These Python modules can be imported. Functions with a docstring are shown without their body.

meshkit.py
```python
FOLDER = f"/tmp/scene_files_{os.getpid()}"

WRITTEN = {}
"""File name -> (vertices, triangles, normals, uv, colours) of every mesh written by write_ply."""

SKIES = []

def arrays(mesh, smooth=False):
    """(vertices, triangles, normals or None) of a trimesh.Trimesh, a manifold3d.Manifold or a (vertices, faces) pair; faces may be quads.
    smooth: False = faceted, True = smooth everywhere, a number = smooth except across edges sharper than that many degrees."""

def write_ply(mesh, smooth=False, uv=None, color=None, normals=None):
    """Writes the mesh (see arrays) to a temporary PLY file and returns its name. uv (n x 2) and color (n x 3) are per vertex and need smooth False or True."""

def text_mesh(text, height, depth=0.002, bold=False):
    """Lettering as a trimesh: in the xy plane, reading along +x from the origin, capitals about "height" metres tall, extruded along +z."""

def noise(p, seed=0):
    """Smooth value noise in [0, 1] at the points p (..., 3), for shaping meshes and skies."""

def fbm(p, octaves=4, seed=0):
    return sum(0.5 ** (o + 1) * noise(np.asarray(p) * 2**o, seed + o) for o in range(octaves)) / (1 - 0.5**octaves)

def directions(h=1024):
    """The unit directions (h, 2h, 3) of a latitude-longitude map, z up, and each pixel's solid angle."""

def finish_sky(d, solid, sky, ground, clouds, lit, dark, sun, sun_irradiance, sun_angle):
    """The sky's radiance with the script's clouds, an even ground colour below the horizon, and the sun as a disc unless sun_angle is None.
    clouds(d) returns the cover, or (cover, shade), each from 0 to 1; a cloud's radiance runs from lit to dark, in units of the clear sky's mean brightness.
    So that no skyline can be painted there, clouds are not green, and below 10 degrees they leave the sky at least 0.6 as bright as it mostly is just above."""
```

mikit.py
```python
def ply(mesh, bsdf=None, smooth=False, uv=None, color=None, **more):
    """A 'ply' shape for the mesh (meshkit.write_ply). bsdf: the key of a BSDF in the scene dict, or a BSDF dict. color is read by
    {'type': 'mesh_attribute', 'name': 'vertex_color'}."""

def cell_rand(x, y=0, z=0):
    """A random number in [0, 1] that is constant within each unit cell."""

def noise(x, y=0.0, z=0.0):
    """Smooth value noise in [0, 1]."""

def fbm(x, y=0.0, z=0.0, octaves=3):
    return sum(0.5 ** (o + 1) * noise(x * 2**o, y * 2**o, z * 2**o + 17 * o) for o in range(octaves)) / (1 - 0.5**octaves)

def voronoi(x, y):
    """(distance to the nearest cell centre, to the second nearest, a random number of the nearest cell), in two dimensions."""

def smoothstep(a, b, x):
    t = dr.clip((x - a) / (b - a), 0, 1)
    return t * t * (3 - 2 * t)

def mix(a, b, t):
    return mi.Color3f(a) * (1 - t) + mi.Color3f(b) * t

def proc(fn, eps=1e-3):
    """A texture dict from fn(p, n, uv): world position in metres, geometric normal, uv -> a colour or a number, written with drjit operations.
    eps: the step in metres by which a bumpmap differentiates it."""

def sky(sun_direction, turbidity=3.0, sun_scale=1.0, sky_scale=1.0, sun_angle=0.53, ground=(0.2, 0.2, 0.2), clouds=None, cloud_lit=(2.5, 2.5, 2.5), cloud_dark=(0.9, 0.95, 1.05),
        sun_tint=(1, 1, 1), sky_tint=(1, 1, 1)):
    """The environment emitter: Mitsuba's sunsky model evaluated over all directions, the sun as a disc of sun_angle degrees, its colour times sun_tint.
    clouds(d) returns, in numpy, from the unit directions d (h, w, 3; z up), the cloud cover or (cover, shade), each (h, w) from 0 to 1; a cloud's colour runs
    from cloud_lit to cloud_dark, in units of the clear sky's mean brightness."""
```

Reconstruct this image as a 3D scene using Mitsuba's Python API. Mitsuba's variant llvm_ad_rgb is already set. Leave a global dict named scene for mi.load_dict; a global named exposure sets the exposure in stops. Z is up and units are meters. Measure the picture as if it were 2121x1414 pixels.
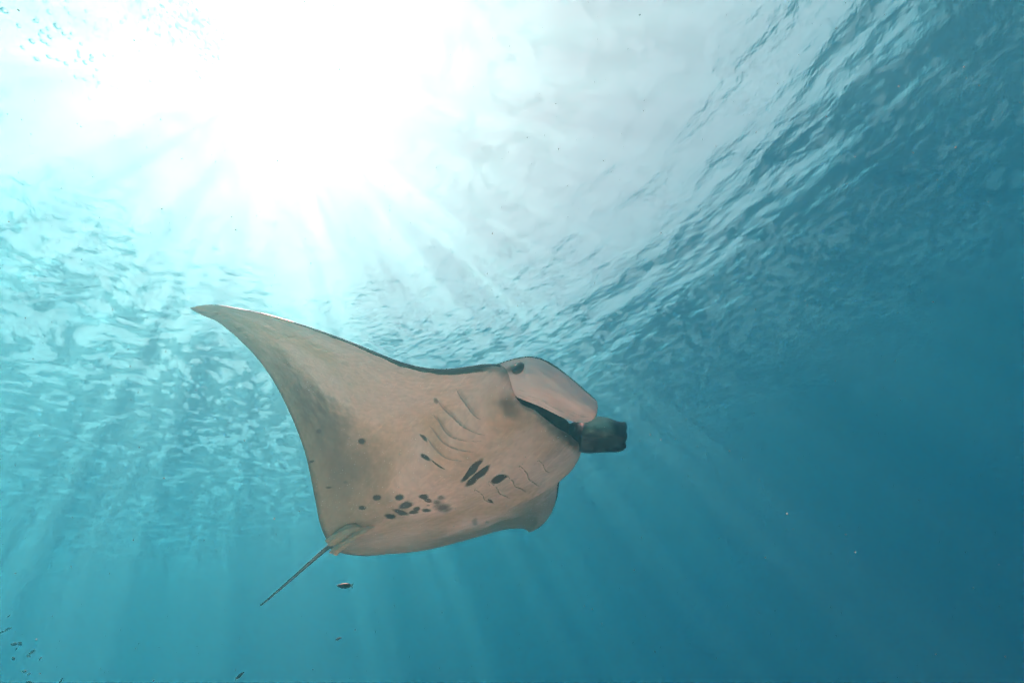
import math, json, numpy as np, trimesh, drjit as dr
import mitsuba as mi, mikit, meshkit
from scipy.interpolate import CubicSpline

T = mi.ScalarTransform4f
scene, labels = {}, {}

# ---------------------------------------------------------------- camera, sky, exposure
PITCH, ROLL = math.radians(43), math.radians(15)
CAM = np.array([0.0, 0.0, -6.0])                     # metres; the calm sea level is z = 0
FWD = np.array([0.0, math.cos(PITCH), math.sin(PITCH)])
_r, _u = np.array([1.0, 0, 0]), np.array([0.0, -math.sin(PITCH), math.cos(PITCH)])
UP = math.sin(ROLL) * _r + math.cos(ROLL) * _u
SUN = np.array([-0.324, 0.1043, 0.9403])
exposure = 1.9
scene['camera'] = dict(type='perspective', fov=108.73, fov_axis='x', near_clip=0.02, far_clip=2000.0,
                       to_world=T().look_at(origin=CAM.tolist(), target=(CAM + FWD).tolist(), up=UP.tolist()),
                       medium={'type': 'ref', 'id': 'sea_medium'})


def thin_cloud(d):
    """A thin veil of high cloud, brighter around the sun."""
    n = meshkit.fbm(np.stack([d[..., 0] / (d[..., 2] + .25) * 1.3 + 4, d[..., 1] / (d[..., 2] + .25) * 1.3, d[..., 2] * 0], -1), 4, 3)
    away = np.degrees(np.arccos(np.clip(d @ (SUN / np.linalg.norm(SUN)), -1, 1)))
    return np.clip(.85 + .2 * (n - .5), 0, .95), np.clip((away / 62) ** .8 - .3 * (n - .5), 0, 1)


scene['sky_light'] = mikit.sky(SUN.tolist(), turbidity=3, sun_scale=6.6, sky_scale=1.12, sun_angle=.8, sun_tint=(8.4, .96, .84),
                               sky_tint=(3.4, 1.0, .94), clouds=thin_cloud, cloud_lit=(4.9, 1.42, 1.3), cloud_dark=(4.2, 1.28, 1.22))

# ---------------------------------------------------------------- the water: medium, surface
ABSORB, SCATTER = np.array([.228, .049, .029]), np.array([.0070, .044, .054])
EXT = ABSORB + SCATTER
scene['sea_medium'] = dict(type='homogeneous', sigma_t={'type': 'rgb', 'value': EXT.tolist()}, albedo={'type': 'rgb', 'value': (SCATTER / EXT).tolist()},
                           phase={'type': 'blendphase', 'weight': .04, 'a': {'type': 'hg', 'g': .60}, 'b': {'type': 'hg', 'g': .15}})


def waves(x, y):
    rng = np.random.default_rng(5)
    h = np.zeros_like(x)
    patchy = .55 + .9 * meshkit.noise(np.stack([x * .35 + 3, y * .35, x * 0], -1), 8)     # gusts: rough and smooth patches
    for k in range(70):
        lam = 2.4 * (.04 / 2.4) ** (k / 69)
        th = math.radians(70) + rng.normal() * .6
        a = .0017 * lam ** .85 * (1 + .5 * rng.random())
        q, ph = 2 * math.pi / lam, rng.random() * 6.28
        along, across = x * math.cos(th) + y * math.sin(th), x * math.sin(th) - y * math.cos(th)
        h += (patchy if lam < .6 else 1.3) * a * np.sin(q * along + ph + 1.6 * np.sin(q * .21 * across + ph * 3) + .8 * np.sin(q * .09 * along + ph * 5))
    return h


def surface_mesh():
    rr = np.concatenate([[.02], np.linspace(.4, 2.0, 60), np.geomspace(2.02, 30, 820), np.geomspace(30.3, 130, 90)])
    front = np.linspace(math.radians(-5), math.radians(185), 1080)       # finer ahead of the divers than behind them
    ang = np.concatenate([front, np.linspace(math.radians(185), math.radians(355), 170)[1:-1]])
    n = len(ang)
    X, Y = CAM[0] + rr[:, None] * np.cos(ang), CAM[1] + rr[:, None] * np.sin(ang)
    Z = waves(X, Y) * np.clip(1.25 - rr / 100, 0, 1)[:, None]
    i, j = np.meshgrid(np.arange(len(rr) - 1), np.arange(n), indexing='ij')
    q = np.stack([i * n + j, (i + 1) * n + j, (i + 1) * n + (j + 1) % n, i * n + (j + 1) % n], -1).reshape(-1, 4)
    return np.stack([X.ravel(), Y.ravel(), Z.ravel()], 1), q


def ray_pattern(p, n, uv):
    """Invented noise pattern that passes sunlight straight through to form rays; the rest bends light."""
    x, y = .8 * p.x + .6 * p.y + 52.17, .8 * p.y - .6 * p.x
    w, w2 = mikit.fbm(x * 1.1 + 5, y * 1.1, 0, 3), mikit.fbm(x * 1.1 + 25, y * 1.1, 9, 3)
    q = mikit.fbm(x * 6 + w * 4, y * 6 + w2 * 4, 0, 3)
    big = mikit.noise(x * .7 + w2 * 1.5 + 33.4, y * .7 + w * 1.5, 0)
    t = mikit.smoothstep(.50, .68, q + .22 * (big - .5))
    patchy = mikit.smoothstep(.2, .8, mikit.noise(p.x * .07 + 353.46, p.y * .07 + 183.18, 0))   # broad noise, placed to let less sunlight in on the right
    return .03 + .9 * t * (.30 + .70 * patchy)


scene['water_surface_material'] = dict(type='blendbsdf', weight=mikit.proc(ray_pattern), bent=dict(type='bumpmap', arbitrary=mikit.proc(lambda p, n, uv: mikit.noise(p.x * 55, p.y * 55, 0) * .0026, eps=.003), nested={'type': 'dielectric', 'int_ior': 1.33, 'ext_ior': 1.0, 'specular_transmittance': {'type': 'rgb', 'value': .62}}), flat={'type': 'thindielectric', 'int_ior': 2.0})  # flat sheet and its weight pattern are invented to form sun rays
scene['water_surface'] = mikit.ply(surface_mesh(), 'water_surface_material', smooth=True)
labels['water_surface'] = {'label': 'rippled sea surface seen from below', 'kind': 'structure'}
scene['sea_water'] = dict(type='cube', to_world=T().translate([0, 0, -19.5]).scale([140, 140, 20.2]), bsdf={'type': 'null'}, interior={'type': 'ref', 'id': 'sea_medium'})
labels['sea_water'] = {'label': 'clear blue sea water filling the scene', 'kind': 'stuff'}


# ---------------------------------------------------------------- added out of view: a sand shelf bouncing sunlight onto the belly, dropping off ahead
def bounce_shelf_mesh():
    g = np.concatenate([-np.geomspace(130, 12, 24), np.linspace(-11.5, 11.5, 150), np.geomspace(12, 130, 24)])
    X, Y = np.meshgrid(g, g, indexing='ij')
    p = np.stack([X, Y, X * 0], -1)
    edge = np.hypot(np.maximum(X - 1.5, 0), np.maximum(Y - 3.0, 0)) + .8 * (meshkit.fbm(p * .6, 3, 2) - .5)
    Z = -6.95 + .25 * (meshkit.fbm(p * .5, 4, 1) - .5) + .02 * np.sin(9 * (X + .4 * Y) + 4 * meshkit.noise(p * .8, 5)) - 30 * (1 - np.exp(-np.maximum(edge, 0) ** 1.5 / 18))
    n = len(g)
    i, j = np.meshgrid(np.arange(n - 1), np.arange(n - 1), indexing='ij')
    q = np.stack([i * n + j, (i + 1) * n + j, (i + 1) * n + j + 1, i * n + j + 1], -1).reshape(-1, 4)
    return np.stack([X.ravel(), Y.ravel(), Z.ravel()], 1), q


scene['sand'] = dict(type='twosided', bsdf=dict(type='diffuse', reflectance=mikit.proc(lambda p, n, uv: mikit.mix((.70, .66, .56), (.60, .56, .47), mikit.fbm(p.x * 2, p.y * 2, p.z * 2, 3)))))  # pale tone chosen to reflect sunlight up onto the belly
scene['bounce_shelf'] = mikit.ply(bounce_shelf_mesh(), 'sand', smooth=True)
labels['bounce_shelf'] = {'label': 'unseen pale sand shelf added to bounce sunlight up, dropping off into deep water', 'kind': 'structure'}

# ---------------------------------------------------------------- the manta ray
# Its own frame: x forward, y to its right, z up through its back; unit = half the wing span (1.6 m). Curves are its leading and trailing edges.
CURVES = {
    'YS': [0.0, 0.06, 0.12, 0.18, 0.24, 0.32, 0.42, 0.52, 0.62, 0.72, 0.81, 0.88, 0.94, 0.98, 1.0],
    'LER': [[0.4232, -0.0014, -0.0002], [0.4108, 0.068, 0.0037], [0.4001, 0.1268, 0.0012], [0.3882, 0.1748, -0.0018], [0.4087, 0.238, 0.0247], [0.3619, 0.2974, 0.0352], [0.2714, 0.3563, 0.0389], [0.1908, 0.4294, 0.0657], [0.1228, 0.5132, 0.1132], [0.0458, 0.5988, 0.1728], [-0.0364, 0.676, 0.2347], [-0.1197, 0.7435, 0.2943], [-0.2044, 0.8024, 0.3492], [-0.2869, 0.8523, 0.3951], [-0.3518, 0.8759, 0.4169]],
    'TER': [[-0.5328, 0.0356, 0.0157], [-0.5011, 0.0688, 0.0033], [-0.4665, 0.1035, -0.0119], [-0.4269, 0.1621, -0.0067], [-0.3834, 0.2175, 0.0048], [-0.3266, 0.2916, 0.0276], [-0.2658, 0.3833, 0.0651], [-0.2274, 0.474, 0.1104], [-0.207, 0.5614, 0.1619], [-0.2071, 0.6459, 0.2181], [-0.2273, 0.7182, 0.271], [-0.2536, 0.7701, 0.3146], [-0.287, 0.8119, 0.3547], [-0.3272, 0.8465, 0.3903], [-0.3518, 0.8759, 0.4169]],
    'LEL': [[0.4232, -0.0014, -0.0002], [0.4354, -0.0585, 0.0047], [0.4359, -0.1123, 0.0093], [0.4281, -0.1782, 0.0103], [0.3689, -0.2485, 0.0082], [0.2956, -0.2964, 0.0383], [0.2507, -0.3754, 0.0738], [0.2117, -0.462, 0.1107], [0.1698, -0.5502, 0.1499], [0.1197, -0.6476, 0.1875], [0.0622, -0.7409, 0.22], [-0.0044, -0.8234, 0.241], [-0.0751, -0.8922, 0.2606], [-0.1502, -0.9361, 0.2756], [-0.2051, -0.9496, 0.2892]],
    'TEL': [[-0.5328, 0.0356, 0.0157], [-0.5462, -0.0055, 0.0228], [-0.556, -0.0454, 0.0273], [-0.5258, -0.1111, 0.0268], [-0.4901, -0.1722, 0.0359], [-0.4349, -0.2597, 0.0488], [-0.3642, -0.364, 0.0736], [-0.304, -0.4589, 0.1082], [-0.2579, -0.552, 0.1461], [-0.2208, -0.644, 0.1865], [-0.1972, -0.7318, 0.2206], [-0.1935, -0.8008, 0.2471], [-0.2045, -0.8549, 0.2739], [-0.2062, -0.9063, 0.2902], [-0.2051, -0.9496, 0.2892]],
}
FEATURES = {
    'O': [-0.5233, 1.9194, -5.1097],
    'A': [[0.93012, -0.34838, 0.1162], [-0.36546, -0.90923, 0.19935], [-0.0362, 0.22789, 0.97301]],
    'spots': [[0.0859, 0.2968, 0.97, -17.91, -51.92, -22.32, 0.95, 0.25], [0.0454, 0.2875, -1.43, -18.22, -63.73, -17.67, 0.95, 0.25], [-0.0082, 0.2467, -21.1, -32.75, -62.67, 13.54, 0.95, 0.25], [0.2425, 0.3932, -48.65, -9.95, -82.17, 123.82, 0.9, 0.3], [0.1956, 0.4024, -60.42, -16.92, -124.52, 91.31, 0.95, 0.35], [0.1689, 0.3725, -46.44, -10.23, -142.54, 240.49, 0.9, 0.4], [0.3384, 0.2209, -107.58, -18.29, 92.16, 110.55, 0.7, 0.6], [0.1727, 0.6723, -42.53, -50.8, -129.75, 41.95, 0.9, 0.5], [0.1413, 0.5884, -36.52, -54.21, -88.78, 16.28, 0.95, 0.4], [0.0962, 0.5943, -14.49, -32.79, -41.26, 16.76, 0.9, 0.4], [0.0652, 0.6297, -9.11, -27.41, -35.65, 59.95, 0.9, 0.4], [0.0255, 0.5872, -20.71, -51.62, -65.91, 41.69, 0.9, 0.4], [0.0357, 0.565, -18.7, -68.42, -65.97, 29.08, 0.9, 0.4], [0.0939, 0.5141, -27.0, -48.21, -51.08, 54.49, 0.9, 0.4], [0.0514, 0.5061, -27.1, -41.45, -48.67, 96.46, 0.85, 0.5], [0.0161, 0.4865, -45.01, -67.85, -55.96, 61.89, 0.7, 0.8], [0.029, 0.4594, -45.29, -78.72, -64.66, 60.69, 0.7, 0.8], [-0.0324, 0.495, -19.52, -23.59, -7.65, 38.69, 0.75, 0.9], [0.0016, 0.5391, -34.38, -39.9, -37.42, 63.83, 0.9, 0.4], [0.0236, 0.5182, -52.16, -92.67, -92.08, 96.83, 0.5, 0.6], [0.0757, 0.6799, -9.7, -38.08, -36.43, 47.78, 0.95, 0.4], [0.1671, 0.756, -41.87, -53.2, -149.01, 51.21, 0.9, 0.5], [0.1168, 0.8603, -52.19, -64.08, -90.15, 53.18, 0.7, 0.6], [0.2834, 0.906, -27.4, -54.19, -244.21, 85.59, 0.8, 0.6], [0.2668, 0.8097, -40.93, -76.18, -168.03, 64.03, 0.7, 0.6], [0.1488, 0.6412, -29.37, -28.94, -59.25, 24.31, 0.25, 1.0], [-0.1485, 0.3669, -59.45, -40.25, 54.31, 160.47, 0.8, 0.5], [-0.2752, 0.5204, -46.11, -64.51, 10.24, 49.21, 0.5, 0.8], [-0.3711, 0.5269, -81.03, -70.74, 30.28, 66.9, 0.4, 0.8], [0.4577, 0.8421, -62.82, -46.8, -132.6, 27.42, 0.8, 0.6], [0.3579, 0.6362, -46.48, -42.46, -71.36, 30.12, 0.9, 0.5], [0.3859, 0.9751, 9.35, -41.8, -342.05, 27.13, 0.9, 0.3], [0.6529, 0.7634, -11.38, -0.94, -2.81, 8.53, 0.45, 1.0], [0.5517, 0.7788, -13.86, -0.72, -1.07, 6.29, 0.5, 1.0], [0.4732, 0.7492, -14.03, -0.25, 0.68, 7.12, 0.5, 1.0], [0.3563, 0.7466, -8.12, -0.28, -2.63, 8.55, 0.4, 1.0], [0.3363, 0.8444, -13.21, 0.26, -1.64, 11.81, 0.25, 1.0], [0.9722, 0.6586, -16.73, -0.2, -3.41, 1.56, 0.4, 1.0], [0.1806, 0.0373, -41.42, 9.47, 11.9, 38.78, 0.7, 0.9], [0.1941, 0.0504, -21.42, -29.55, -112.47, 44.01, 0.5, 1.0], [-0.0803, 0.0031, -6.69, 28.82, 5.66, 40.79, 0.85, 0.9], [9.8508, 0.0239, -15.55, -10.53, -13.89, 53.02, 0.6, 0.9], [-0.0377, 0.0535, -4.33, -16.7, -32.67, 1.87, 0.2, 1.0], [10.2939, 0.0, -28.17, -425745.49, -8.01, -119917.89, 0.8, 0.8], [0.2503, 0.0051, -24.18, -9.6, -22.73, 57.28, 0.5, 1.0]],
    'gills': [[[0.3299, 0.1262], [0.274, 0.1791], [0.2289, 0.1775], [0.195, 0.1438]], [[0.3303, 0.2213], [0.2611, 0.2574], [0.2078, 0.2198], [0.1676, 0.1585]], [[0.2962, 0.3025], [0.2318, 0.3016], [0.1934, 0.2579], [0.1602, 0.1782]], [[0.2681, 0.3498], [0.2164, 0.326], [0.1811, 0.2806], [0.1501, 0.2289]], [[0.2369, 0.3808], [0.2036, 0.3552], [0.1727, 0.3246], [0.1413, 0.2764]], [[-0.0335, 0.1198], [-0.0365, 0.1126], [-0.1018, 0.1278], [-0.1656, 0.1353]], [[-0.0255, 0.1813], [-0.0223, 0.1673], [-0.1323, 0.1976], [-0.2003, 0.181]], [[-0.0216, 0.2381], [-0.019, 0.2227], [-0.1107, 0.2457], [-0.1992, 0.2462]], [[-0.0187, 0.2963], [-0.0124, 0.2792], [-0.1113, 0.3062], [-0.1874, 0.3118]], [[-0.0259, 0.3575], [-0.0145, 0.3386], [-0.1039, 0.3636], [-0.1711, 0.374]]],
    'ceph': [[[[0.3569, 0.267, 0.0567], [0.4307, 0.2556, 0.047], [0.4874, 0.2377, 0.0295], [0.5204, 0.211, 0.0074], [0.5443, 0.1708, -0.0252], [0.5625, 0.1254, -0.0623], [0.5738, 0.0925, -0.087], [0.5781, 0.0729, -0.0985]], [[0.3494, 0.219, 0.0245], [0.3861, 0.1823, -0.0176], [0.4185, 0.1549, -0.0499], [0.4456, 0.1306, -0.0777], [0.4696, 0.1018, -0.103], [0.4954, 0.0735, -0.1216], [0.5212, 0.0547, -0.1282], [0.541, 0.048, -0.1222]]], [[[0.4369, -0.1174, 0.0515], [0.4853, -0.1123, 0.0409], [0.5244, -0.1192, 0.0267], [0.5569, -0.1359, 0.0109], [0.5789, -0.1581, -0.0046], [0.602, -0.1814, -0.0086]], [[0.3977, -0.1633, 0.014], [0.4219, -0.1722, -0.0287], [0.4472, -0.1799, -0.0464], [0.4849, -0.1925, -0.0585], [0.5147, -0.211, -0.064], [0.5396, -0.2308, -0.0593]]]],
    'pelv': [[[[-0.3105, 0.1116, -0.0425], [-0.3337, 0.1284, -0.0429], [-0.3837, 0.1273, -0.04], [-0.433, 0.1287, -0.0471]], [[-0.3019, 0.0927, -0.0527], [-0.3392, 0.1028, -0.0603], [-0.3945, 0.1002, -0.0596], [-0.4314, 0.1063, -0.0611]]], [[[-0.2937, 0.0958, -0.0562], [-0.3338, 0.1047, -0.0652], [-0.3889, 0.102, -0.0645], [-0.4393, 0.0993, -0.0744]], [[-0.2582, 0.075, -0.0619], [-0.3218, 0.0853, -0.0751], [-0.3786, 0.0803, -0.0761], [-0.4233, 0.0771, -0.0852]]]],
    'tail': [[-0.5088, 0.0449, 0.0031], [-0.5883, 0.0348, 0.004], [-0.705, 0.0184, -0.001], [-0.8252, 0.0021, -0.0067], [-0.9452, -0.0129, -0.0115]],
    'eye': [0.4298, 0.2452, 0.0196],
    'fish': [[-1.287, 2.289, -5.372], [-1.75, 3.102, -5.475], [-1.79, 2.256, -5.661]],
    'far': [[-7.982, 5.16, -3.825], [-6.367, 4.201, -4.371], [-6.382, 4.183, -4.382], [-5.335, 3.467, -4.671], [-5.49, 3.729, -4.714], [-5.468, 3.76, -4.713], [-5.688, 3.905, -4.704], [-5.205, 3.714, -4.831], [-5.372, 3.937, -4.843], [-6.777, 4.825, -4.52], [-5.839, 4.192, -4.846], [-6.232, 4.533, -4.793], [-6.848, 4.728, -4.531], [-5.055, 3.98, -5.074], [-5.183, 3.806, -5.054]],
    'bub': [[-0.914, -0.061, -4.688, 0.0044], [-0.966, -0.035, -4.616, 0.0054], [-1.039, -0.03, -4.559, 0.0041], [-1.085, -0.004, -4.484, 0.0052], [-1.052, -0.057, -4.356, 0.0081], [-1.056, -0.079, -4.255, 0.0047], [-0.878, -0.033, -4.628, 0.0038], [-0.913, -0.031, -4.545, 0.004], [-1.0, -0.037, -4.497, 0.005], [-1.053, -0.052, -4.427, 0.0052], [-1.111, -0.049, -4.359, 0.0046], [-1.137, -0.06, -4.271, 0.0048], [-0.934, -0.03, -4.63, 0.0046], [-0.98, -0.024, -4.554, 0.004], [-0.99, 0.004, -4.455, 0.0042], [-1.02, 0.02, -4.369, 0.0053], [-1.074, 0.029, -4.299, 0.0056], [-0.866, 0.024, -4.655, 0.0052], [-0.926, 0.018, -4.588, 0.0039], [-0.995, 0.019, -4.528, 0.0049], [-1.048, 0.052, -4.458, 0.0043], [-1.113, -0.002, -4.395, 0.0054], [-1.152, 0.009, -4.315, 0.0047], [-0.922, 0.091, -4.66, 0.0038], [-0.95, -0.067, -4.57, 0.0047], [-1.004, -0.071, -4.5, 0.0033], [-1.042, -0.078, -4.42, 0.0035], [-1.06, -0.088, -4.327, 0.0064], [-1.1, -0.115, -4.249, 0.0048], [-0.876, -0.092, -4.595, 0.0038], [-0.892, -0.089, -4.5, 0.004], [-0.949, -0.082, -4.431, 0.0034], [-0.979, -0.051, -4.345, 0.0044], [-1.015, -0.035, -4.263, 0.0046], [-0.86, -0.021, -4.651, 0.0029], [-0.896, -0.009, -4.569, 0.0039], [-0.963, 0.012, -4.508, 0.0041], [-1.0, 0.049, -4.427, 0.0043], [-1.063, 0.081, -4.363, 0.0045], [-1.11, 0.068, -4.288, 0.0047], [-0.87, 0.081, -4.625, 0.0038], [-0.954, 0.057, -4.573, 0.004], [-0.971, 0.119, -4.482, 0.0042], [-0.902, 0.039, -4.335, 0.0044], [-0.968, 0.114, -4.274, 0.0046], [-1.097, 0.113, -4.248, 0.0038], [-0.912, 0.076, -4.617, 0.0031], [-0.903, 0.023, -4.505, 0.004], [-0.934, 0.031, -4.421, 0.0034], [-0.908, -0.033, -4.305, 0.0044], [-1.006, -0.074, -4.259, 0.0046], [-0.914, -0.088, -4.69, 0.0059]],
    'cloudc': [[-0.86, -0.016, -3.76], [-0.93, 0.111, -3.79], [-0.974, -0.035, -3.917], [-0.913, 0.034, -3.781]],
}
SPAN = 1.6
ORIGIN, AXES = np.array(FEATURES['O']), np.array(FEATURES['A'])


def place(v):
    return ORIGIN + SPAN * np.asarray(v, float) @ AXES


def put(key, mesh, bsdf, smooth=True, uv=None, outward=None):
    v, f = np.asarray(mesh[0], float), np.asarray(mesh[1], int)
    if f.shape[1] == 4:
        f = np.vstack([f[:, [0, 1, 2]], f[:, [0, 2, 3]]])
    scene[key] = mikit.ply((place(v), f[:, ::-1]), bsdf, smooth=smooth, uv=uv)   # the frame is left-handed


def gill_line(pts, n):
    return CubicSpline(np.linspace(0, 1, len(pts)), np.array(pts))(np.linspace(0, 1, n))


class Body:
    gills = ()
    def __init__(s,c):
        ys=np.array(c['YS']); yy=np.r_[-ys[:0:-1],ys]
        s.le=CubicSpline(yy,np.array(c['LEL'][:0:-1]+c['LER'])); s.te=CubicSpline(yy,np.array(c['TEL'][:0:-1]+c['TER']))
    def chord(s,Y,v): 
        a,b=s.le(Y),s.te(Y); return a+(b-a)*v[:,None]
    def normal(s,Y,v):
        e=1e-3; Yc=np.clip(Y,-.995,.995)
        d1=s.chord(np.minimum(Yc+e,1),v)-s.chord(Yc-e,v); d2=s.te(Yc)-s.le(Yc)
        n=np.cross(d1,d2); n/=np.linalg.norm(n,axis=1,keepdims=True)
        return n*np.sign(n[:,2:3])   # dorsal
    def thick(s,Y,v):
        a=np.abs(Y)
        body=np.exp(-(a/.30)**2.2)
        span=np.clip(1-a,0,1)
        prof=np.sin(np.pi*np.clip(v,0,1)**.62)**.85
        head=np.exp(-(a/.20)**4)*np.clip(1-v/.45,0,1)**1.2
        tailw=np.exp(-(a/.06)**2)*np.clip((v-.6)/.4,0,1)
        edge=.0045*np.sqrt(span)+.0005
        tv=(.055*body+.020*np.sqrt(span))*prof+.034*head+.008*tailw+edge
        td=(.085*body+.022*np.sqrt(span))*prof+.045*head+.008*tailw+edge
        return tv,td
    def surf(s,Y,v,side=-1):
        tv,td=s.thick(Y,v); n=s.normal(Y,v); C=s.chord(Y,v)
        return C-n*tv[:,None] if side<0 else C+n*td[:,None]
    def relief(s,Y,v):
        """Folds of the belly: gill flaps that rise towards their free edge and drop behind it, and soft muscle ridges."""
        h=np.zeros(len(Y))
        for k,pts in enumerate(s.gills):
            l=gill_line(pts,40); x,y=v*.85,Y*.9
            near=(np.abs(x-l[:,1].mean()*.85)<.22)&(np.abs(y-l[:,0].mean()*.9)<.22)
            P=np.stack([y[near],x[near]],1); L=l*[.9,.85]
            d2=((P[:,None]-L[None])**2).sum(-1); i=d2.argmin(1); d=np.sqrt(d2[np.arange(len(P)),i])
            t=np.gradient(L,axis=0)[i]; w=P-L[i]; side=np.sign(t[:,0]*w[:,1]-t[:,1]*w[:,0])*(1 if k<5 else -1)
            fade=np.sin(np.pi*(i+.5)/40)**.6
            end=np.where((i==0)|(i==39),np.exp(-(d/.012)**2),1)
            up=np.where(side<0,np.exp(-d/.026),np.exp(-d/.0045))
            h[near]=np.maximum(h[near],(.0085 if k<5 else .0075)*up*fade*end)
        ridge=meshkit.fbm(np.stack([Y*16,v*3.2,Y*0],1),3,4)-.5
        soft=meshkit.fbm(np.stack([Y*34,v*26,Y*0+3],1),3,6)-.5
        return h+(.006*ridge+.0025*soft)*np.clip(v/.12,0,1)*np.clip((1-v)/.1,0,1)*np.clip((1-np.abs(Y))/.15,0,1)
    def mesh(s,nY,nv):
        g=np.linspace(-1,1,2*nY+1); Yg=np.sign(g)*(1-(1-np.abs(g))**1.35)
        vg=.5-.5*np.cos(np.pi*np.linspace(0,1,nv+1)); vg=.35*np.linspace(0,1,nv+1)+.65*vg
        Y,v=np.meshgrid(Yg,vg,indexing='ij'); Y,v=Y.ravel(),v.ravel()
        a=s.surf(Y,v,-1); b=s.surf(Y,v,1)
        a=a-s.normal(Y,v)*s.relief(Y,v)[:,None]
        n,m=len(Yg),len(vg)
        i,j=np.meshgrid(np.arange(n-1),np.arange(m-1),indexing='ij'); i,j=i.ravel(),j.ravel()
        q=np.stack([i*m+j,(i+1)*m+j,(i+1)*m+j+1,i*m+j+1],1)
        # order so that ventral normals point ventrally
        f0=np.vstack([q[:,[0,1,2]],q[:,[0,2,3]]]); f1=f0[:,::-1]+n*m
        N=np.cross(a[f0[len(f0)//4][1]]-a[f0[len(f0)//4][0]],a[f0[len(f0)//4][2]]-a[f0[len(f0)//4][0]])
        if N[2]>0: f0,f1=f0[:,::-1],f1[:,::-1]
        V=np.vstack([a,b]); uv=np.vstack([np.stack([Y,v],1),np.stack([Y+10,v],1)]); tag=np.r_[np.zeros(n*m),np.ones(n*m)]
        F=[f0,f1]
        # trailing edge and tips: strips joining the two shells (own vertices, dorsal uv)
        def strip(ia,ib):
            k=len(ia); base=sum(len(x) for x in Vx)
            Vx.append(V[ia]);Vx.append(V[ib]);Ux.append(uv[ib]);Ux.append(uv[ib])
            r=np.arange(k-1); Fx.append(np.vstack([np.stack([base+r,base+r+1,base+k+r+1],1),np.stack([base+r,base+k+r+1,base+k+r],1)]))
        Vx=[V];Ux=[uv];Fx=[]
        te=np.arange(n)*m+m-1; strip(te,te+n*m)
        le=np.arange(n)*m
        wing=np.abs(Yg)>=.185
        for sel in (np.where(Yg<=-.185)[0],np.where(Yg>=.185)[0]): strip(le[sel],le[sel]+n*m)
        for e in (0,n-1): strip(e*m+np.arange(m),e*m+np.arange(m)+n*m)
        s.mouth=(V[le[~wing]],V[le[~wing]+n*m],Yg[~wing])
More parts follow.
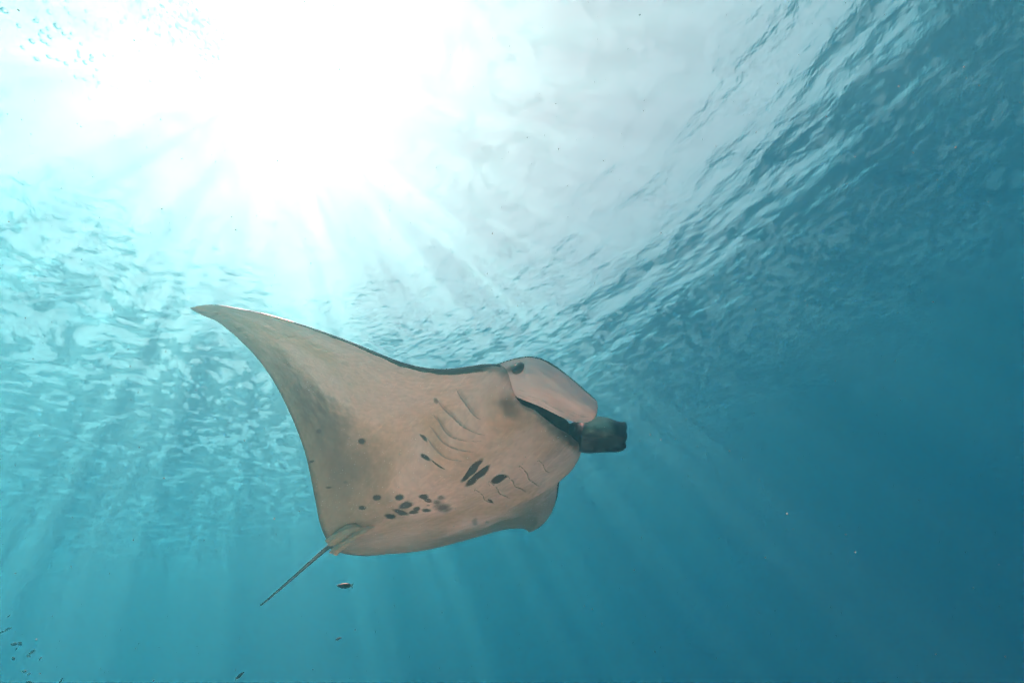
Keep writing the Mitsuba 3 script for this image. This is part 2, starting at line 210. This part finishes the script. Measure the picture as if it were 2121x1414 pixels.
        V2=np.vstack(Vx); U2=np.vstack(Ux); F2=np.vstack(F+Fx)
        return V2,F2,U2,np.r_[tag,np.ones(len(V2)-2*n*m)]


body = Body(CURVES)
body.gills = FEATURES['gills']


def loft(top, bottom, thick, bulge, nk=64, nw=40, face=-1.0):
    """A fin: a thick curved sheet between two edge curves, rounded at its rim."""
    top, bottom = np.array(top), np.array(bottom)
    k = np.linspace(0, 1, nk)
    ragged = thick > .015
    a, b = CubicSpline(np.linspace(0, 1, len(top)), top)(k), CubicSpline(np.linspace(0, 1, len(bottom)), bottom)(k)
    w = .5 - .5 * np.cos(np.pi * np.linspace(0, 1, nw))
    C = a[:, None] + (b - a)[:, None] * w[None, :, None]
    n = np.cross(np.gradient(C, axis=0), np.gradient(C, axis=1))
    n /= np.linalg.norm(n, axis=-1, keepdims=True) + 1e-12
    out = np.array(face, float)
    if (n.mean((0, 1)) @ out) < 0:
        n = -n
    rise = np.clip(k / .28, 0, 1) ** 1.5
    rim = np.sqrt(np.clip(np.sin(np.pi * w), 0, 1))[None] * np.clip((1 - k) / .06, 0, 1)[:, None] ** .5
    C = C + n * (bulge * np.sin(np.pi * w)[None] * (rise * np.sin(np.pi * (.3 + .55 * k)))[:, None] + .004 * rise[:, None] * (meshkit.fbm(np.stack([np.repeat(k[:, None] * 5, nw, 1), np.repeat(w[None] * 9, nk, 0), np.zeros((nk, nw))], -1), 3, 9) - .5) / .5)[..., None]
    half = (thick * (.15 + .85 * rim) * (.3 + .7 * rise[:, None]))[..., None]
    front, back = (C + n * half).reshape(-1, 3), (C - n * half).reshape(-1, 3)
    if ragged:
        wave = (.0045 * np.sin(w * 5 + 3.6) + .0025 * np.sin(w * 17))[None, :, None] * np.clip((k - .6) / .4, 0, 1)[:, None, None] ** 2
        along = (C[-1] - C[0]).mean(0)
        C = C + wave * along / np.linalg.norm(along) + n * (.006 * np.sin(w * 7))[None, :, None] * np.clip((k - .3) / .7, 0, 1)[:, None, None]
        front, back = (C + n * half).reshape(-1, 3), (C - n * half).reshape(-1, 3)
    i, j = np.meshgrid(np.arange(nk - 1), np.arange(nw - 1), indexing='ij')
    q = np.stack([i * nw + j, (i + 1) * nw + j, (i + 1) * nw + j + 1, i * nw + j + 1], -1).reshape(-1, 4)
    f = np.vstack([q[:, [0, 1, 2]], q[:, [0, 2, 3]]])
    loop = np.concatenate([np.arange(nk) * nw, (nk - 1) * nw + np.arange(1, nw), (np.arange(nk - 1)[::-1]) * nw + nw - 1, np.arange(1, nw - 1)[::-1]])
    m = nk * nw
    l2 = np.roll(loop, -1)
    side = np.vstack([np.stack([loop, l2, l2 + m], 1), np.stack([loop, l2 + m, loop + m], 1)])
    K, Wd = np.meshgrid(k, w, indexing='ij')
    uv = np.vstack([np.stack([K.ravel(), Wd.ravel()], 1), np.stack([K.ravel() + 10, Wd.ravel()], 1)])
    mesh = trimesh.Trimesh(np.vstack([front, back]), np.vstack([f, f[:, ::-1] + m, side]), process=False)
    mesh.fix_normals()
    return (np.array(mesh.vertices), np.array(mesh.faces)), uv


def tube(points, radii, sides=8, flat=None):
    p = np.asarray(points, float)
    t = np.gradient(p, axis=0)
    t /= np.linalg.norm(t, axis=1, keepdims=True)
    a = np.cross(t, [.3, .2, .93])
    a /= np.linalg.norm(a, axis=1, keepdims=True)
    b = np.cross(t, a)
    r = np.broadcast_to(radii, (len(p),))
    ang = np.arange(sides) * 2 * np.pi / sides
    v = (p[:, None] + r[:, None, None] * (np.cos(ang)[None, :, None] * a[:, None] + np.sin(ang)[None, :, None] * b[:, None])).reshape(-1, 3)
    i, j = np.meshgrid(np.arange(len(p) - 1), np.arange(sides), indexing='ij')
    q = np.stack([i * sides + j, i * sides + (j + 1) % sides, (i + 1) * sides + (j + 1) % sides, (i + 1) * sides + j], -1).reshape(-1, 4)
    caps = [[0, s + 1, s] for s in range(1, sides - 1)] + [[len(v) - sides, len(v) - sides + s, len(v) - sides + s + 1] for s in range(1, sides - 1)]
    return v, np.vstack([q[:, [0, 1, 2]], q[:, [0, 2, 3]], caps])


SPOTS = FEATURES['spots']
PALE, TAN, SMOKE, BLACK, SLATE = (.77, .465, .385), (.64, .36, .25), (.085, .075, .07), (.012, .014, .016), (.008, .036, .040)


def voronoi_specks(Y, v):
    first, _, which = mikit.voronoi(Y * 110, v * 85)
    return (1 - mikit.smoothstep(.06, .15, first)) * mikit.smoothstep(.86, .90, which) * mikit.smoothstep(.35, .6, mikit.noise(Y * 8 + 2, v * 6, 4)) * .7


def skin(p, n, uv):
    Y, v = uv.x, uv.y
    back = Y > 5
    Y = dr.select(back, Y - 10, Y)
    cloudy = mikit.fbm(Y * 7 + 3, v * 6, 0, 4)
    col = mikit.mix(PALE, TAN, mikit.smoothstep(.25, .75, cloudy + .35 * (v - .35)))  # paler front, darker rear: light falloff put into the skin colour
    margin_shade = mikit.smoothstep(.45, .95, v + .35 * (cloudy - .5) + .25 * dr.maximum(-Y - .2, 0)) * .75 + mikit.smoothstep(.25, .7, -Y + .3 * (cloudy - .5)) * .5
    col = mikit.mix(col, (.22, .175, .13), dr.minimum(margin_shade * 1.1, .88))  # dark trailing margin plus shade of rear and far wing painted in
    fine = mikit.fbm(Y * 90, v * 60, 3, 2)
    scratch = mikit.smoothstep(.70, .80, mikit.fbm(Y * 150 + v * 30, v * 9 - Y * 14, 5, 2))
    col = col * (.88 + .24 * fine) * (1 + .08 * scratch)
    wob = mikit.fbm(Y * 40 + 9, v * 30, 7, 2) - .5
    for cy, cv, a, b, c, d, strength, soft in SPOTS:
        dy, dv = Y - cy, v - cv
        r = dr.sqrt(dr.square(a * dy + b * dv) + dr.square(c * dy + d * dv)) + wob * (.65 if strength > .6 else .9)
        m = (1 - mikit.smoothstep(1 - .8 * soft, 1 + .8 * soft, r)) * strength
        col = mikit.mix(col, BLACK if strength > .72 else SMOKE, m)
    rim = 1 - mikit.smoothstep(.018, .026, v + wob * .02)
    rim *= mikit.smoothstep(.26, .33, dr.abs(Y))
    col = mikit.mix(col, SLATE, rim * .95)
    tail_side = mikit.smoothstep(.965, 1.0, v + wob * .03)
    col = mikit.mix(col, (.07, .07, .06), tail_side * .8)
    specks = voronoi_specks(Y, v)
    col = mikit.mix(col, (.85, .8, .74), specks)
    return dr.select(back & ((v > 1e-4) | (dr.abs(Y) > .27)), mikit.mix(SLATE, (.014, .055, .06), cloudy), col)


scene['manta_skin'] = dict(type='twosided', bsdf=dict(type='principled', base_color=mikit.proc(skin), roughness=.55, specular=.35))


def fin_skin(p, n, uv):
    inner = uv.x > 5
    k, w = dr.select(inner, uv.x - 10, uv.x), uv.y
    c = mikit.fbm(k * 6, w * 5 + 3, 2, 4)
    col = mikit.mix((.88, .55, .50), (.81, .46, .41), c)
    streak = mikit.fbm(k * 9 + 2, w * 34, 4, 3)
    col = mikit.mix(col, (.4, .27, .25), mikit.smoothstep(.62, .8, streak) * mikit.smoothstep(.6, .9, w) * .6)
    col = mikit.mix(col, (.22, .17, .17), mikit.smoothstep(.64, .95, w + .3 * (c - .5)) * mikit.smoothstep(.45, .6, k) * (1 - mikit.smoothstep(.75, .9, k)) * .35)
    socket = 1 - mikit.smoothstep(.5, 1.1, dr.sqrt(dr.square((k - .185) / .085) + dr.square((w - .27) / .15)) + (c - .5))
    col = mikit.mix(col, (.03, .028, .03), socket * .85)
    edge = dr.maximum(1 - mikit.smoothstep(.02, .05, w + .05 * (c - .5)), mikit.smoothstep(.985, .998, k))
    col = mikit.mix(col, SLATE, edge)
    return dr.select(inner, mi.Color3f(SLATE), col)


def dark_fin_skin(p, n, uv):
    k, w = dr.select(uv.x > 5, uv.x - 10, uv.x), uv.y
    c = mikit.fbm(k * 5 + 1, w * 4, 5, 4)
    col = mikit.mix((.005, .012, .019), (.018, .045, .065), mikit.smoothstep(.4, .8, c))
    pale = mikit.smoothstep(.25, .4, k) * (1 - mikit.smoothstep(.55, .8, k)) * (1 - mikit.smoothstep(.2, .5, w + .3 * (c - .5)))
    return mikit.mix(col, (.22, .30, .24), pale * .9)


scene['pale_fin_skin'] = dict(type='twosided', bsdf=dict(type='principled', base_color=mikit.proc(fin_skin), roughness=.5, specular=.35))
scene['dark_fin_skin'] = dict(type='twosided', bsdf=dict(type='principled', base_color=mikit.proc(dark_fin_skin), roughness=.4, specular=.4))
scene['mouth_skin'] = dict(type='twosided', bsdf=dict(type='principled', base_color={'type': 'rgb', 'value': [.022, .032, .032]}, roughness=.5, specular=.3))
scene['olive_skin'] = dict(type='twosided', bsdf=dict(type='principled', base_color=mikit.proc(lambda p, n, uv: mikit.mix((.46, .32, .23), (.33, .235, .165), mikit.fbm(p.x * 20, p.y * 20, p.z * 20, 3))), roughness=.55, specular=.3))
scene['gill_skin'] = dict(type='twosided', bsdf=dict(type='principled', base_color={'type': 'rgb', 'value': [.52, .33, .27]}, roughness=.5, specular=.35))
scene['gill_groove_skin'] = dict(type='twosided', bsdf=dict(type='principled', base_color={'type': 'rgb', 'value': [.42, .26, .20]}, roughness=.6, specular=.2))
scene['eye_skin'] = dict(type='principled', base_color={'type': 'rgb', 'value': [.008, .008, .009]}, roughness=.12, specular=.6)
scene['tail_skin'] = dict(type='twosided', bsdf=dict(type='principled', base_color={'type': 'rgb', 'value': [.05, .055, .055]}, roughness=.3, specular=.6))

labels['manta_ray'] = {'label': 'large manta ray gliding with its spotted pinkish brown belly towards the viewer', 'category': 'manta ray'}
bv, bf, buv, _ = body.mesh(330, 170)
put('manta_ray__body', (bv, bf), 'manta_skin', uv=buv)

lo, hi, yy = body.mouth
lip = np.linspace(0, 1, 9)[:, None, None]
deep = (.09 * np.clip(1 - (np.abs(yy) / .185) ** 4, 0, 1))[None, :, None] * np.sin(np.pi * lip) ** .8 * np.array([-1, 0, .15])
mv = (lo[None] * (1 - lip) + hi[None] * lip + deep)
r_, c_ = mv.shape[:2]
i, j = np.meshgrid(np.arange(r_ - 1), np.arange(c_ - 1), indexing='ij')
put('manta_ray__mouth', (mv.reshape(-1, 3), np.stack([i * c_ + j, (i + 1) * c_ + j, (i + 1) * c_ + j + 1, i * c_ + j + 1], -1).reshape(-1, 4)), 'mouth_skin')
labels['manta_ray__mouth'] = {'label': 'dark open mouth slot between the two head fins'}

OUT = np.array([.18, .71, -.68])
for key, (top, bottom), mat, th, bulge, text in (
        ('manta_ray__cephalic_fin', FEATURES['ceph'][0], 'pale_fin_skin', .013, .022, 'pale pink paddle shaped head fin nearest the viewer'),
        ('manta_ray__cephalic_fin_001', FEATURES['ceph'][1], 'dark_fin_skin', .016, .035, 'dark rolled head fin on the far side of the mouth')):
    m, uv = loft(top, bottom, th, bulge, face=OUT)
    put(key, m, mat, uv=uv)
    if mat == 'pale_fin_skin':
        eye_at = np.array(m[0][13 * 40 + 13]) - OUT * .001
    labels[key] = {'label': text}
for key, (top, bottom) in zip(('manta_ray__pelvic_fin', 'manta_ray__pelvic_fin_001'), FEATURES['pelv']):
    m, uv = loft(top, bottom, .006, .006, face=OUT)
    put(key, m, 'olive_skin', uv=uv)

ball = trimesh.creation.icosphere(3)
ev = ball.vertices * np.array([.021, .012, .019])
put('manta_ray__eye', (eye_at + ev, ball.faces), 'eye_skin')
labels['manta_ray__eye'] = {'label': 'black eye at the base of the pale head fin'}

for g, pts in enumerate(FEATURES['gills']):
    pts = np.array(pts)
    far = g > 4
    s = gill_line(pts, 26)
    nrm = -body.normal(s[:, 0], s[:, 1])
    base = body.surf(s[:, 0], s[:, 1]) + nrm * (body.relief(s[:, 0], s[:, 1]) * .95)[:, None]
    prof = np.sin(np.pi * np.linspace(.04, .98, 26)) ** .5
    key = 'manta_ray__gill_slit' + (f'_{g:03d}' if g else '')
    r = (.0021 if not far else .0017) * prof
    put(key, tube(base - nrm * r[:, None] * .3, r, 8), 'gill_skin' if not far else 'gill_groove_skin')

tp = CubicSpline(np.linspace(0, 1, 5), np.array(FEATURES['tail']))(np.linspace(0, 1, 24))
put('manta_ray__tail', tube(tp, np.linspace(.0085, .0032, 24), 10), 'tail_skin')
labels['manta_ray__tail'] = {'label': 'thin whip tail trailing to the lower left'}


# ---------------------------------------------------------------- small fish
def fish_parts(length, heading, at, deep=.30):
    h = np.asarray(heading, float) / np.linalg.norm(heading)
    s = np.cross([0, 0, 1], h)
    s /= np.linalg.norm(s)
    u = np.cross(h, s)
    B = np.stack([h, s, u])
    x = np.linspace(-.36, .5, 22)
    t = (x + .36) / .86
    prof = np.sin(np.pi * t ** .8) ** .75 * .5 * deep + .035 * (1 - t)
    ang = np.arange(14) * 2 * np.pi / 14
    v = np.stack([np.repeat(x, 14), (prof[:, None] * .55 * np.cos(ang)).ravel(), (prof[:, None] * np.sin(ang)).ravel()], 1)
    i, j = np.meshgrid(np.arange(21), np.arange(14), indexing='ij')
    q = np.stack([i * 14 + j, (i + 1) * 14 + j, (i + 1) * 14 + (j + 1) % 14, i * 14 + (j + 1) % 14], -1).reshape(-1, 4)
    f = np.vstack([q[:, [0, 1, 2]], q[:, [0, 2, 3]]])

    def plate(poly, th):
        import shapely
        m = trimesh.creation.extrude_polygon(shapely.Polygon(poly), th, engine='earcut')
        w = m.vertices[:, [0, 2, 1]] - [0, th / 2, 0]
        return w, m.faces[:, ::-1]

    tail = plate([(-.33, .03), (-.5, .15), (-.46, 0), (-.5, -.15), (-.33, -.03)], .02)
    fin = plate([(.15, deep * .42), (.0, deep * .62), (-.2, deep * .42), (-.22, deep * .28), (.12, deep * .36)], .015)
    go = lambda m: (np.asarray(at) + length * np.asarray(m[0]) @ B, m[1])
    return go((v, f)), go(tail), go(fin)


scene['dark_fish_skin'] = dict(type='twosided', bsdf=dict(type='principled', base_color={'type': 'rgb', 'value': [.008, .026, .034]}, roughness=.5, specular=.2))
scene['silver_fish_skin'] = dict(type='twosided', bsdf=dict(type='principled', base_color={'type': 'rgb', 'value': [.2, .4, .42]}, roughness=.35, specular=.5))
RT = math.cos(ROLL) * _r - math.sin(ROLL) * _u
for k, (at, ln, hd, text) in enumerate(zip(FEATURES['fish'], (.098, .05, .06), (-RT, RT * .9 + UP * .35, RT * .8 + UP * .62),
        ('small slim dark fish swimming just below the manta ray', 'tiny pale fish lower down beneath the dark slim fish', 'tiny dark fish tilted upwards at the bottom edge left of centre'))):
    key = 'small_fish' + (f'_{k:03d}' if k else '')
    b, t_, f_ = fish_parts(ln, hd, at, .24)
    scene[key + '__body'] = mikit.ply(b, 'dark_fish_skin', smooth=True)
    scene[key + '__tail_fin'] = mikit.ply(t_, 'silver_fish_skin')
    scene[key + '__dorsal_fin'] = mikit.ply(f_, 'dark_fish_skin')
    labels[key] = {'label': text, 'category': 'fish'}
rng = np.random.default_rng(11)
for k, at in enumerate(FEATURES['far']):
    key = 'reef_fish' + (f'_{k:03d}' if k else '')
    a = rng.random() * 6.28
    b, t_, f_ = fish_parts(.045 + .02 * rng.random(), RT * math.cos(a) + UP * .5 * math.sin(a) + FWD * .2, at, .42)
    scene[key] = mikit.ply(trimesh.util.concatenate([trimesh.Trimesh(*m, process=False) for m in (b, t_, f_)]), 'dark_fish_skin', smooth=40)
    labels[key] = {'label': 'tiny dark fish in the distant shoal at the lower left corner', 'category': 'fish', 'group': 'distant shoal of tiny fish'}

# ---------------------------------------------------------------- air bubbles and drifting specks
scene['air'] = dict(type='dielectric', int_ior=1.0, ext_ior=1.33)
sph = trimesh.creation.icosphere(2)
for k, (x, y, z, r) in enumerate(FEATURES['bub']):
    key = 'air_bubble' + (f'_{k:03d}' if k else '')
    q = np.array([1, 1, .8 + .4 * rng.random()])
    scene[key] = mikit.ply((sph.vertices * r * q + [x, y, z], sph.faces), 'air', smooth=True)
    labels[key] = {'label': 'small round air bubble rising near the upper left corner', 'category': 'air bubble', 'group': 'loose air bubbles at the upper left'}
sph1 = trimesh.creation.icosphere(1)
parts = []
for c, s, n in zip(FEATURES['cloudc'], ((.10, .06, .1), (.05, .10, .05), (.07, .05, .07), (.035, .05, .06)), (420, 160, 150, 160)):
    for _ in range(n):
        o = np.array(c) + RT * rng.normal() * s[0] + UP * rng.normal() * s[1] + FWD * rng.normal() * s[2]
        r = .0022 + .0035 * rng.random() ** 2
        parts.append((sph1.vertices * r * (.8 + .4 * rng.random(3)) + o, sph1.faces))
nv = len(sph1.vertices)
scene['bubble_cloud'] = mikit.ply((np.vstack([a for a, _ in parts]), np.vstack([b + nv * i for i, (_, b) in enumerate(parts)])), 'air', smooth=True)
labels['bubble_cloud'] = {'label': 'dense cloud of tiny exhaled bubbles at the top edge beside the sun', 'kind': 'stuff'}

scene['speck'] = dict(type='diffuse', reflectance={'type': 'rgb', 'value': [.4, .38, .36]})
ico = trimesh.creation.icosphere(0)
sp = []
for i in range(900):
    d = FWD + RT * rng.uniform(-1.4, 1.4) + UP * rng.uniform(-.95, .95)
    o = CAM + d * rng.uniform(.7, 2.2)
    sp.append((ico.vertices * rng.uniform(.0006, .0017) * (.6 + .8 * rng.random(3)) + o, ico.faces + 12 * i))
scene['plankton'] = mikit.ply((np.vstack([a for a, _ in sp]), np.vstack([b for _, b in sp])), 'speck')
labels['plankton'] = {'label': 'pale specks of plankton drifting through the water', 'kind': 'stuff'}
